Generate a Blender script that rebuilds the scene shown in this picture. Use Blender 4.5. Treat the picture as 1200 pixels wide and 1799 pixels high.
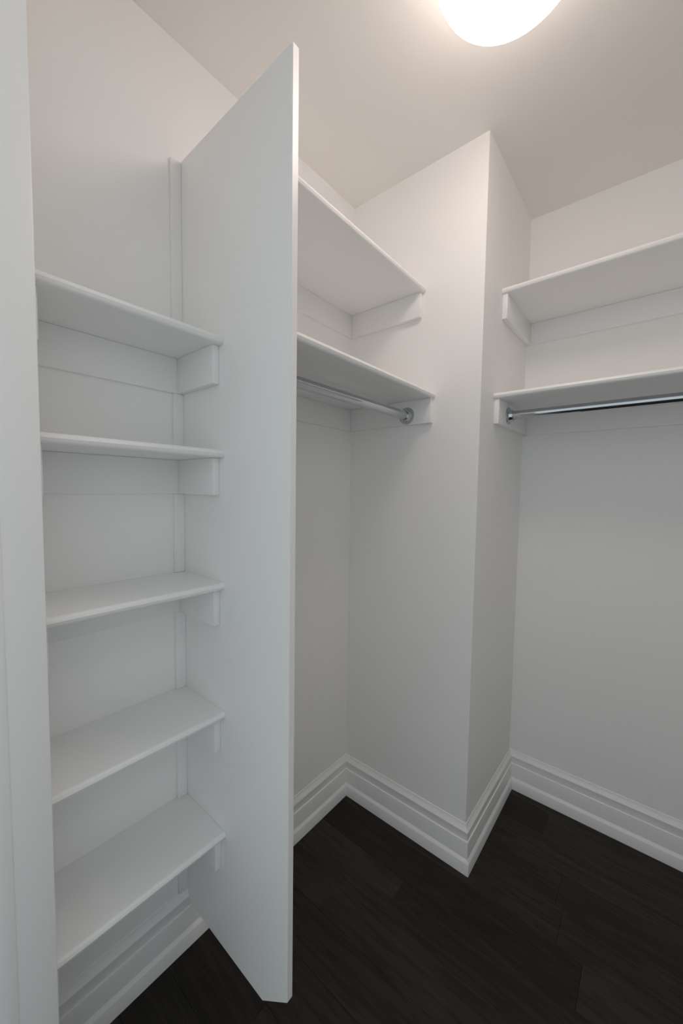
import bpy, bmesh, math, random
from mathutils import Vector, Matrix

for o in list(bpy.data.objects):
    bpy.data.objects.remove(o, do_unlink=True)
scene = bpy.context.scene
COL = scene.collection

# ------------------------------------------------------------------ camera
CAM = (1.0586, -1.3331, 1.4022)
YAW, PITCH, ROLL, FPX = 0.6927, -0.0593, 0.0143, 669.18
cd = bpy.data.cameras.new('camera')
cam = bpy.data.objects.new('camera', cd)
COL.objects.link(cam)
fw = Vector((-math.sin(YAW) * math.cos(PITCH), math.cos(YAW) * math.cos(PITCH), math.sin(PITCH)))
rt = Vector((math.cos(YAW), math.sin(YAW), 0))
up = rt.cross(fw)
r2 = rt * math.cos(ROLL) + up * math.sin(ROLL)
u2 = up * math.cos(ROLL) - rt * math.sin(ROLL)
cam.matrix_world = Matrix((
    (r2.x, u2.x, -fw.x, CAM[0]),
    (r2.y, u2.y, -fw.y, CAM[1]),
    (r2.z, u2.z, -fw.z, CAM[2]),
    (0, 0, 0, 1)))
cd.sensor_fit = 'HORIZONTAL'
cd.sensor_width = 36.0
cd.lens = FPX / 1200.0 * 36.0
cd.clip_start = 0.01
scene.camera = cam

# ------------------------------------------------------- world, light, exposure
# cool daylight of the room outside the closet, coming in through the open doorway
world = bpy.data.worlds.new('world')
scene.world = world
world.use_nodes = True
bg = world.node_tree.nodes['Background']
bg.inputs['Color'].default_value = (0.865, 0.95, 0.98, 1)
bg.inputs['Strength'].default_value = 0.81
LAMP_STRENGTH = 14.2
LAMP_RIM = 0.35
LAMP_COLOUR = (1.0, 0.845, 0.765, 1)
vs = scene.view_settings
vs.view_transform = 'Standard'
vs.look = 'None'
vs.gamma = 1.0
vs.use_curve_mapping = False
vs.exposure = 0.0
# a small white room: let the light bounce until it has died away
scene.cycles.max_bounces = 16
scene.cycles.diffuse_bounces = 14
scene.cycles.glossy_bounces = 6

# ------------------------------------------------------------- dimensions (m)
H = 2.60            # ceiling
XP = 0.570          # convex corner of the pier
D2 = 0.540          # recess back wall
XR = 1.62           # right wall
YN = -1.163         # closet face of the doorway wall
YO = -1.290         # outer face of the doorway wall
XJ = 0.270          # door jamb face
XJR = 1.560         # opposite jamb face
ZH = 2.36           # door head
YD = -0.778         # divider, face toward the doorway
TD = 0.018

# ------------------------------------------------------------------ materials
def new_mat(name):
    m = bpy.data.materials.new(name)
    m.use_nodes = True
    return m, m.node_tree, m.node_tree.nodes['Principled BSDF']

def paint(name, col, rough, bump, scale, spec=0.5):
    m, nt, b = new_mat(name)
    b.inputs['Roughness'].default_value = rough
    b.inputs['Specular IOR Level'].default_value = spec
    tc = nt.nodes.new('ShaderNodeTexCoord')
    n1 = nt.nodes.new('ShaderNodeTexNoise')
    n1.inputs['Scale'].default_value = 2.3
    n1.inputs['Detail'].default_value = 3
    nt.links.new(tc.outputs['Object'], n1.inputs['Vector'])
    mx = nt.nodes.new('ShaderNodeMix'); mx.data_type = 'RGBA'
    mx.inputs['A'].default_value = (*[c * 0.985 for c in col], 1)
    mx.inputs['B'].default_value = (*col, 1)
    nt.links.new(n1.outputs['Fac'], mx.inputs['Factor'])
    nt.links.new(mx.outputs['Result'], b.inputs['Base Color'])
    n2 = nt.nodes.new('ShaderNodeTexNoise')
    n2.inputs['Scale'].default_value = scale
    n2.inputs['Detail'].default_value = 2
    nt.links.new(tc.outputs['Object'], n2.inputs['Vector'])
    bp = nt.nodes.new('ShaderNodeBump')
    bp.inputs['Strength'].default_value = bump
    bp.inputs['Distance'].default_value = 0.001
    nt.links.new(n2.outputs['Fac'], bp.inputs['Height'])
    nt.links.new(bp.outputs['Normal'], b.inputs['Normal'])
    return m

WALL = paint('wall_paint', (0.89, 0.885, 0.878), 0.62, 0.10, 420, 0.35)
CEIL = paint('ceiling_paint', (0.86, 0.842, 0.82), 0.9, 0.08, 300, 0.1)
TRIM = paint('trim_paint', (0.865, 0.863, 0.858), 0.36, 0.05, 90, 0.5)

def wood():
    m, nt, b = new_mat('dark_stained_oak')
    tc = nt.nodes.new('ShaderNodeTexCoord')
    oi = nt.nodes.new('ShaderNodeObjectInfo')
    off = nt.nodes.new('ShaderNodeVectorMath'); off.operation = 'SCALE'
    off.inputs[0].default_value = (7.3, 5.1, 3.7)
    nt.links.new(oi.outputs['Random'], off.inputs['Scale'])
    ad = nt.nodes.new('ShaderNodeVectorMath'); ad.operation = 'ADD'
    nt.links.new(tc.outputs['Object'], ad.inputs[0])
    nt.links.new(off.outputs['Vector'], ad.inputs[1])
    mp = nt.nodes.new('ShaderNodeMapping')
    mp.inputs['Scale'].default_value = (1.6, 16, 1)
    nt.links.new(ad.outputs['Vector'], mp.inputs['Vector'])
    wv = nt.nodes.new('ShaderNodeTexNoise')
    wv.inputs['Scale'].default_value = 2.6
    wv.inputs['Detail'].default_value = 7
    wv.inputs['Distortion'].default_value = 1.3
    nt.links.new(mp.outputs['Vector'], wv.inputs['Vector'])
    mp2 = nt.nodes.new('ShaderNodeMapping')
    mp2.inputs['Scale'].default_value = (6, 160, 1)
    nt.links.new(ad.outputs['Vector'], mp2.inputs['Vector'])
    fg = nt.nodes.new('ShaderNodeTexNoise')
    fg.inputs['Scale'].default_value = 3.0
    fg.inputs['Detail'].default_value = 4
    nt.links.new(mp2.outputs['Vector'], fg.inputs['Vector'])
    cr = nt.nodes.new('ShaderNodeValToRGB')
    cr.color_ramp.elements[0].position = 0.35
    cr.color_ramp.elements[0].color = (0.0125, 0.0112, 0.0100, 1)
    cr.color_ramp.elements[1].position = 0.72
    cr.color_ramp.elements[1].color = (0.030, 0.0215, 0.0165, 1)
    nt.links.new(wv.outputs['Fac'], cr.inputs['Fac'])
    hs = nt.nodes.new('ShaderNodeHueSaturation')
    vr = nt.nodes.new('ShaderNodeMapRange')
    vr.inputs['To Min'].default_value = 0.82
    vr.inputs['To Max'].default_value = 1.6
    nt.links.new(oi.outputs['Random'], vr.inputs['Value'])
    nt.links.new(vr.outputs['Result'], hs.inputs['Value'])
    nt.links.new(cr.outputs['Color'], hs.inputs['Color'])
    nt.links.new(hs.outputs['Color'], b.inputs['Base Color'])
    b.inputs['Roughness'].default_value = 0.5
    b.inputs['Specular IOR Level'].default_value = 0.22
    bp = nt.nodes.new('ShaderNodeBump')
    bp.inputs['Strength'].default_value = 0.25
    bp.inputs['Distance'].default_value = 0.0006
    nt.links.new(fg.outputs['Fac'], bp.inputs['Height'])
    nt.links.new(bp.outputs['Normal'], b.inputs['Normal'])
    return m
WOOD = wood()

CHROME, _nt, _b = new_mat('chrome')
_b.inputs['Base Color'].default_value = (0.56, 0.58, 0.60, 1)
_b.inputs['Metallic'].default_value = 1.0
_b.inputs['Roughness'].default_value = 0.10
_n = _nt.nodes.new('ShaderNodeTexNoise'); _n.inputs['Scale'].default_value = 35
_r = _nt.nodes.new('ShaderNodeMapRange')
_r.inputs['To Min'].default_value = 0.04; _r.inputs['To Max'].default_value = 0.08
_nt.links.new(_n.outputs['Fac'], _r.inputs['Value'])
_nt.links.new(_r.outputs['Result'], _b.inputs['Roughness'])

GLOW, _nt, _b = new_mat('lit_opal_glass')
_b.inputs['Base Color'].default_value = (0.9, 0.89, 0.87, 1)
_b.inputs['Roughness'].default_value = 0.25
_b.inputs['Emission Color'].default_value = LAMP_COLOUR
# the bulbs sit low behind the glass, so its underside glows more strongly than its rim
_g = _nt.nodes.new('ShaderNodeNewGeometry')
_sx = _nt.nodes.new('ShaderNodeSeparateXYZ')
_nt.links.new(_g.outputs['Normal'], _sx.inputs[0])
_mr = _nt.nodes.new('ShaderNodeMapRange')
_mr.inputs['From Min'].default_value = 0.0; _mr.inputs['From Max'].default_value = -1.0
_mr.inputs['To Min'].default_value = LAMP_STRENGTH * LAMP_RIM; _mr.inputs['To Max'].default_value = LAMP_STRENGTH
_nt.links.new(_sx.outputs['Z'], _mr.inputs['Value'])
_nt.links.new(_mr.outputs['Result'], _b.inputs['Emission Strength'])
METAL, _nt, _b = new_mat('white_enamel')
_b.inputs['Base Color'].default_value = (0.8, 0.8, 0.79, 1)
_b.inputs['Roughness'].default_value = 0.3

# ------------------------------------------------------------------- helpers
def link(name, me, mat, parent=None):
    o = bpy.data.objects.new(name, me)
    if mat and not me.materials:
        me.materials.append(mat)
    COL.objects.link(o)
    if parent:
        o.parent = parent
    return o

def finish(bm, name, smooth=False, angle=35):
    bmesh.ops.recalc_face_normals(bm, faces=bm.faces)
    me = bpy.data.meshes.new(name)
    bm.to_mesh(me); bm.free()
    if smooth:
        for p in me.polygons:
            p.use_smooth = True
        me.set_sharp_from_angle(angle=math.radians(angle))
    return me

def box_me(name, a, b, bevel=0.0, seg=2):
    bm = bmesh.new()
    bmesh.ops.create_cube(bm, size=1)
    for v in bm.verts:
        v.co = Vector([(a[i] + b[i]) / 2 + v.co[i] * abs(b[i] - a[i]) for i in range(3)])
    if bevel:
        bmesh.ops.bevel(bm, geom=bm.edges[:], offset=bevel, segments=seg, profile=0.5, affect='EDGES')
    return finish(bm, name, bool(bevel))

def box(name, a, b, mat, parent=None, bevel=0.0, origin=None):
    a = Vector(a); b = Vector(b)
    if parent is None:
        c = origin or Vector(((a.x + b.x) / 2, (a.y + b.y) / 2, min(a.z, b.z)))
    else:
        c = parent.location
    o = link(name, box_me(name, a - c, b - c, bevel), mat, parent)
    if parent is None:
        o.location = c
    return o

def prism_z(name, poly, z0, z1, mat, kind='structure', origin=None):
    """vertical prism over a plan polygon"""
    bm = bmesh.new()
    lo = [bm.verts.new((x, y, z0)) for x, y in poly]
    hi = [bm.verts.new((x, y, z1)) for x, y in poly]
    bm.faces.new(lo); bm.faces.new(hi)
    n = len(poly)
    for i in range(n):
        bm.faces.new((lo[i], lo[(i + 1) % n], hi[(i + 1) % n], hi[i]))
    o = link(name, finish(bm, name), mat)
    if kind:
        o['kind'] = kind
    return o

def extrude_profile(name, pts, f0, f1, smooth=True, angle=30):
    """closed 2D profile swept between two placements f0(p), f1(p)"""
    bm = bmesh.new()
    A = [bm.verts.new(f0(p)) for p in pts]
    B = [bm.verts.new(f1(p)) for p in pts]
    n = len(pts)
    bm.faces.new(A); bm.faces.new(B)
    for i in range(n):
        bm.faces.new((A[i], A[(i + 1) % n], B[(i + 1) % n], B[i]))
    return finish(bm, name, smooth, angle)

def lathe(name, prof, axis_from, axis_dir, seg=40, smooth=True, angle=40):
    """prof: (distance along axis, radius)"""
    d = Vector(axis_dir).normalized()
    s = d.orthogonal().normalized(); t = d.cross(s)
    o = Vector(axis_from)
    bm = bmesh.new()
    rings = []
    for h, r in prof:
        if r < 1e-6:
            rings.append([bm.verts.new(o + d * h)])
        else:
            rings.append([bm.verts.new(o + d * h + (s * math.cos(2 * math.pi * k / seg) + t * math.sin(2 * math.pi * k / seg)) * r) for k in range(seg)])
    for a, b in zip(rings, rings[1:]):
        for k in range(seg):
            k2 = (k + 1) % seg
            if len(a) == 1 and len(b) == 1:
                continue
            if len(a) == 1:
                bm.faces.new((a[0], b[k], b[k2]))
            elif len(b) == 1:
                bm.faces.new((a[k], a[k2], b[0]))
            else:
                bm.faces.new((a[k], a[k2], b[k2], b[k]))
    return finish(bm, name, smooth, angle)

def thing(name, label, cat, loc, group=None):
    o = bpy.data.objects.new(name, None)
    o.empty_display_size = 0.05
    COL.objects.link(o)
    o.location = loc
    o['label'] = label; o['category'] = cat
    if group:
        o['group'] = group
    return o

# ------------------------------------------------------------------- the shell
W = 0.12
wl = prism_z('wall_left', [(0, YO), (0, 0), (-W, W), (-W, YO)], 0, H, WALL)
wb = prism_z('wall_back', [(0, 0), (XP, 0), (XP - 0.1, 0.1), (-W, 0.1)], 0, H, WALL)
wr = prism_z('wall_return', [(XP, 0), (XP, D2), (XP - 0.1, D2), (XP - 0.1, 0.1)], 0, H, WALL)
wc = prism_z('wall_recess', [(XP - 0.1, D2), (XR, D2), (XR + W, D2 + W), (XP - 0.1, D2 + W)], 0, H, WALL)
wx = prism_z('wall_right', [(XR, YO), (XR, D2), (XR + W, D2 + W), (XR + W, YO)], 0, H, WALL)
# doorway wall: plan with the door opening cut through, head above it
JT = 0.02
bm = bmesh.new()
def addbox(bm, a, b):
    g = bmesh.ops.create_cube(bm, size=1)
    for v in g['verts']:
        v.co = Vector([(a[i] + b[i]) / 2 + v.co[i] * (b[i] - a[i]) for i in range(3)])
addbox(bm, (0, YO, 0), (XJ - JT, YN, H))
addbox(bm, (XJR + JT, YO, 0), (XR, YN, H))
addbox(bm, (XJ - JT, YO, ZH + JT), (XJR + JT, YN, H))
wn = link('wall_near', finish(bm, 'wall_near'), WALL); wn['kind'] = 'structure'
ce = box('ceiling', (-W, YO, H), (XR + W, D2 + W, H + 0.1), CEIL); ce['kind'] = 'structure'

# ------------------------------------------------------------- floor of planks
fl = box('floor', (-W, -2.9, -0.06), (XR + W, D2 + W, -0.016), WOOD); fl['kind'] = 'structure'
rnd = random.Random(5)
PW = 0.133
rows = []
y = D2 + 0.05
y0 = -0.052
k_hi = int((D2 - y0) / PW) + 1
meshes = {}
for k in range(-22, k_hi + 1):
    ya = y0 + k * PW
    yb = min(ya + PW, D2)
    if ya >= D2:
        continue
    x = -0.0 - rnd.uniform(0.1, 1.1)
    while x < XR:
        ln = rnd.choice((0.9, 1.1, 1.3, 1.5))
        xa, xb = max(x, 0.0), min(x + ln, XR)
        x += ln
        if xb - xa < 0.03:
            continue
        key = (round(xb - xa, 4), round(yb - ya, 4))
        if key not in meshes:
            l, w = key
            g = 0.00025
            bm = bmesh.new()
            bmesh.ops.create_cube(bm, size=1)
            for v in bm.verts:
                v.co = Vector((v.co.x * (l - 2 * g), v.co.y * (w - 2 * g), v.co.z * 0.015 - 0.0075))
            top = [e for e in bm.edges if all(v.co.z > -0.001 for v in e.verts)]
            bmesh.ops.bevel(bm, geom=top, offset=0.0006, segments=1, affect='EDGES')
            meshes[key] = finish(bm, 'plank')
        o = link('plank', meshes[key], WOOD, fl)
        o.location = Vector(((xa + xb) / 2, (ya + yb) / 2, 0)) - fl.location

# ------------------------------------------------------------------- baseboards
BP = [(0.0, 0.0), (0.0240, 0.0), (0.0240, 0.0440), (0.0230, 0.0465), (0.0172, 0.0535), (0.0160, 0.0560),
      (0.0160, 0.1170), (0.0155, 0.1190), (0.0140, 0.1200), (0.0122, 0.1208),
      (0.0122, 0.1480), (0.0130, 0.1505), (0.0128, 0.1530), (0.0112, 0.1555), (0.0062, 0.1640), (0.0034, 0.1700), (0.0022, 0.1760), (0.0, 0.1775)]
def baseboard(name, p0, p1, n, s0, s1):
    """run from p0 to p1 on the wall, n = normal into the room; s=+1 inside corner, -1 outside corner, 0 square"""
    a = Vector((*p0, 0)); b = Vector((*p1, 0)); d = (b - a).normalized(); nn = Vector((*n, 0))
    e = 0.0003
    f0 = lambda p: a + nn * (p[0] + e) + d * (s0 * (p[0] + e)) + Vector((0, 0, p[1] + e))
    f1 = lambda p: b + nn * (p[0] + e) - d * (s1 * (p[0] + e)) + Vector((0, 0, p[1] + e))
    me = extrude_profile(name, BP, f0, f1, True, 22)
    o = link(name, me, TRIM)
    o['kind'] = 'structure'
    return o
baseboard('baseboard_left', (0, YN), (0, 0), (1, 0), 1, 1)
baseboard('baseboard_back', (0, 0), (XP, 0), (0, -1), 1, -1)
baseboard('baseboard_return', (XP, 0), (XP, D2), (1, 0), -1, 1)
baseboard('baseboard_recess', (XP, D2), (XR, D2), (0, -1), 1, 1)
baseboard('baseboard_right', (XR, D2), (XR, YN), (-1, 0), 1, 1)

# ---------------------------------------------------------------- door lining
def jamb(name, xa, xb, sgn):
    t = box(name, (xa, YO - 0.004, 0), (xb, YN, ZH), TRIM, None, 0.0025)
    t['kind'] = 'structure'
    xf = xb if sgn > 0 else xa
    box('door_stop', (min(xf - sgn * 0.004, xf + sgn * 0.0018), -1.254, 0.0), (max(xf - sgn * 0.004, xf + sgn * 0.0018), -1.217, ZH), TRIM, t, 0.003)
    return t
jamb('trim_1', XJ - JT, XJ, 1)
jamb('trim_2', XJR, XJR + JT, -1)
th = box('trim_3', (XJ - JT, YO - 0.004, ZH), (XJR + JT, YN, ZH + JT), TRIM, None, 0.002); th['kind'] = 'structure'

# ------------------------------------------------------------- shelf components
BT = 0.020
def nose_profile(depth):
    """board section: (depth from wall, height), top at 0, front edge eased top and bottom"""
    r = 0.0086
    bulge = 0.0008
    pts = [(0.0, 0.0)]
    for i in range(6):
        a = math.pi / 2 - math.pi / 2 * i / 5
        pts.append((depth - bulge - r + r * math.cos(a), -r + r * math.sin(a)))
    pts.append((depth, -BT / 2))
    for i in range(6):
        a = -math.pi / 2 * i / 5
        pts.append((depth - bulge - r + r * math.cos(a), -BT + r + r * math.sin(a)))
    pts.append((0.0, -BT))
    return pts

def make_shelf(name, label, group, wall, depth, ztop, c0, c1, side_depth, ch, ct, side_ends=(True, True), backcut=(0, 0)):
    """wall='x': shelf on wall_left running in y from c0 to c1; wall='y': shelf on the recess wall running in x"""
    g = 0.0004
    if wall == 'x':
        P = lambda d, z, s: Vector((d, s, z))
    else:
        P = lambda d, z, s: Vector((s, D2 - d, z))
    root = thing(name, label, 'shelf', P(0, ztop - BT, (c0 + c1) / 2), group)
    L = root.location
    me = extrude_profile('board', [(max(p[0], g), p[1]) for p in nose_profile(depth)],
                         lambda p: P(p[0], ztop + p[1], c0 + g) - L, lambda p: P(p[0], ztop + p[1], c1 - g) - L, True, 40)
    link('board', me, TRIM, root)
    zt, zb = ztop - BT - 0.0003, ztop - BT - ch
    def cleat(nm, d0, d1, s0, s1):
        a, b = P(d0, zb, s0), P(d1, zt, s1)
        lo = Vector([min(a[i], b[i]) for i in range(3)]); hi = Vector([max(a[i], b[i]) for i in range(3)])
        box(nm, lo, hi, TRIM, root, 0.0014)
    cleat('back_cleat', g, ct, c0 + g + backcut[0], c1 - g - backcut[1])
    if side_ends[0]:
        cleat('side_cleat', ct + g, side_depth, c0 + g, c0 + 0.019)
    if side_ends[1]:
        cleat('side_cleat', ct + g, side_depth, c1 - 0.019, c1 - g)
    return root

# ----- narrow bay between doorway wall and divider: five shelves
ORD = ['topmost', 'second from the top', 'third from the top', 'fourth from the top', 'lowest']
TOPS = [1.778, 1.498, 1.158, 0.814, 0.480]
for w_, z in zip(ORD, TOPS):
    make_shelf('wall_shelf', 'white shallow shelf, %s in the narrow bay by the door jamb' % w_,
               'shallow shelves of the narrow bay', 'x', 0.212, z, YN, YD, 0.189, 0.095, 0.012)

# ----- wide bay behind the divider: two shelves and a rod
YF = YD + TD
UP, LO = 2.165, 1.767
make_shelf('wall_shelf', 'white upper shelf on cleats between divider panel and pier wall', 'deep shelves of the hanging bays', 'x', 0.351, UP, YF, 0.0, 0.337, 0.091, 0.012)
make_shelf('wall_shelf', 'white lower shelf between divider panel and pier wall, chrome rod beneath it', 'deep shelves of the hanging bays', 'x', 0.402, LO, YF, 0.0, 0.392, 0.091, 0.012)
# ----- recess beside the pier: two shelves and a rod
make_shelf('wall_shelf', 'white upper shelf on cleats in the recess beside the pier', 'deep shelves of the hanging bays', 'y', 0.361, UP, XP, XR, 0.350, 0.091, 0.012)
make_shelf('wall_shelf', 'white lower shelf in the recess beside the pier, chrome rod beneath it', 'deep shelves of the hanging bays', 'y', 0.412, LO, XP, XR, 0.402, 0.091, 0.012)

# --------------------------------------------------------------- divider panel
div = thing('divider_panel', 'tall white divider panel standing out from the wall, lower front corner cut off', 'partition', (0.22, YD + TD / 2, 0.137))
L = div.location
prof = [p for p in BP if p[1] > 0.137]
pts = [(0.0010, 2.290), (0.0010, 0.1790)] + [(p[0] + 0.0012, p[1] + 0.0012) for p in reversed(prof)] + [(0.0136, 0.137), (0.368, 0.137), (0.4545, 0.212), (0.4545, 2.2925)]
bm = bmesh.new()
A = [bm.verts.new(Vector((p[0], YD, p[1])) - L) for p in pts]
B = [bm.verts.new(Vector((p[0], YD + TD, p[1])) - L) for p in pts]
bm.faces.new(A); bm.faces.new(B)
n = len(pts)
for i in range(n):
    bm.faces.new((A[i], A[(i + 1) % n], B[(i + 1) % n], B[i]))
front = [e for e in bm.edges if all(v.co.x + L.x > 0.36 for v in e.verts) and abs(e.verts[0].co.y - e.verts[1].co.y) < 1e-6]
bmesh.ops.bevel(bm, geom=front, offset=0.0012, segments=2, affect='EDGES')
link('panel', finish(bm, 'panel', True, 30), TRIM, div)
# narrow fixing strip on the wall in the corner with the divider, interrupted by the shelves
zs = [0.1785]
for z in reversed(TOPS):
    zs += [z - BT - 0.0955, z + 0.0005]
zs.append(2.287)
for a, b in zip(zs[0::2], zs[1::2]):
    box('fixing_strip', (0.0004, YD - 0.029, a), (0.0105, YD - 0.0003, b), TRIM, div, 0.001)

# ------------------------------------------------------------------ chrome rods
def rod(label, a, b):
    a = Vector(a); b = Vector(b); d = (b - a).normalized(); ln = (b - a).length
    root = thing('closet_rod', label, 'rod', (a + b) / 2, 'chrome hanging rods')
    c = root.location
    R = 0.0165
    link('tube', lathe('tube', [(0.004, 0.0), (0.004, R), (ln - 0.004, R), (ln - 0.004, 0.0)], a - c, d, 48), CHROME, root)
    fp = [(0.0003, 0.0), (0.0003, 0.0315), (0.0022, 0.0325), (0.0042, 0.0315), (0.0055, 0.0275), (0.0065, 0.0238), (0.009, 0.0222),
          (0.019, 0.0212), (0.0205, 0.0202), (0.0205, R + 0.0003)]
    for p, q in ((a, d), (b, -d)):
        fo = link('flange', lathe('flange', fp, p - c, q, 44), CHROME, root)
        side = q.cross(Vector((0, 0, 1))).normalized()
        for s in (1, -1):
            sp = p - c + q * 0.0048 + Vector((0, 0, s * 0.0268))
            me = lathe('screw', [(0.0, 0.0), (0.0, 0.0034), (0.0012, 0.0032), (0.0020, 0.0020), (0.0023, 0.0)], sp, q, 12)
            link('screw', me, CHROME, fo)
    return root
rod('chrome closet rod under the lower shelf between divider panel and pier wall', (0.292, YF + 0.0192, 1.690), (0.292, -0.0192, 1.690))
rod('chrome closet rod under the lower shelf in the recess beside the pier', (XP + 0.0192, 0.252, 1.700), (XR - 0.0192, 0.252, 1.700))

# ------------------------------------------------------------------ ceiling lamp
LX, LY = 0.772, -0.462
lamp = thing('ceiling_lamp', 'round opal glass ceiling lamp, lit and glowing white', 'lamp', (LX, LY, H))
link('mounting_pan', lathe('mounting_pan', [(0.0005, 0.0), (0.0005, 0.130), (0.003, 0.132), (0.032, 0.132), (0.036, 0.128), (0.036, 0.0)], (0, 0, 0), (0, 0, -1), 56), METAL, lamp)
dp = [(0.0365, 0.0), (0.0365, 0.122), (0.042, 0.134), (0.051, 0.146), (0.061, 0.1525)]
zc, R, hh = 0.072, 0.155, 0.100
for i in range(0, 19):
    a = math.pi / 2 * i / 18
    dp.append((zc + hh * math.sin(a), R * math.cos(a) if i < 18 else 0.0))
link('glass_shade', lathe('glass_shade', dp, (0, 0, 0), (0, 0, -1), 64), GLOW, lamp)
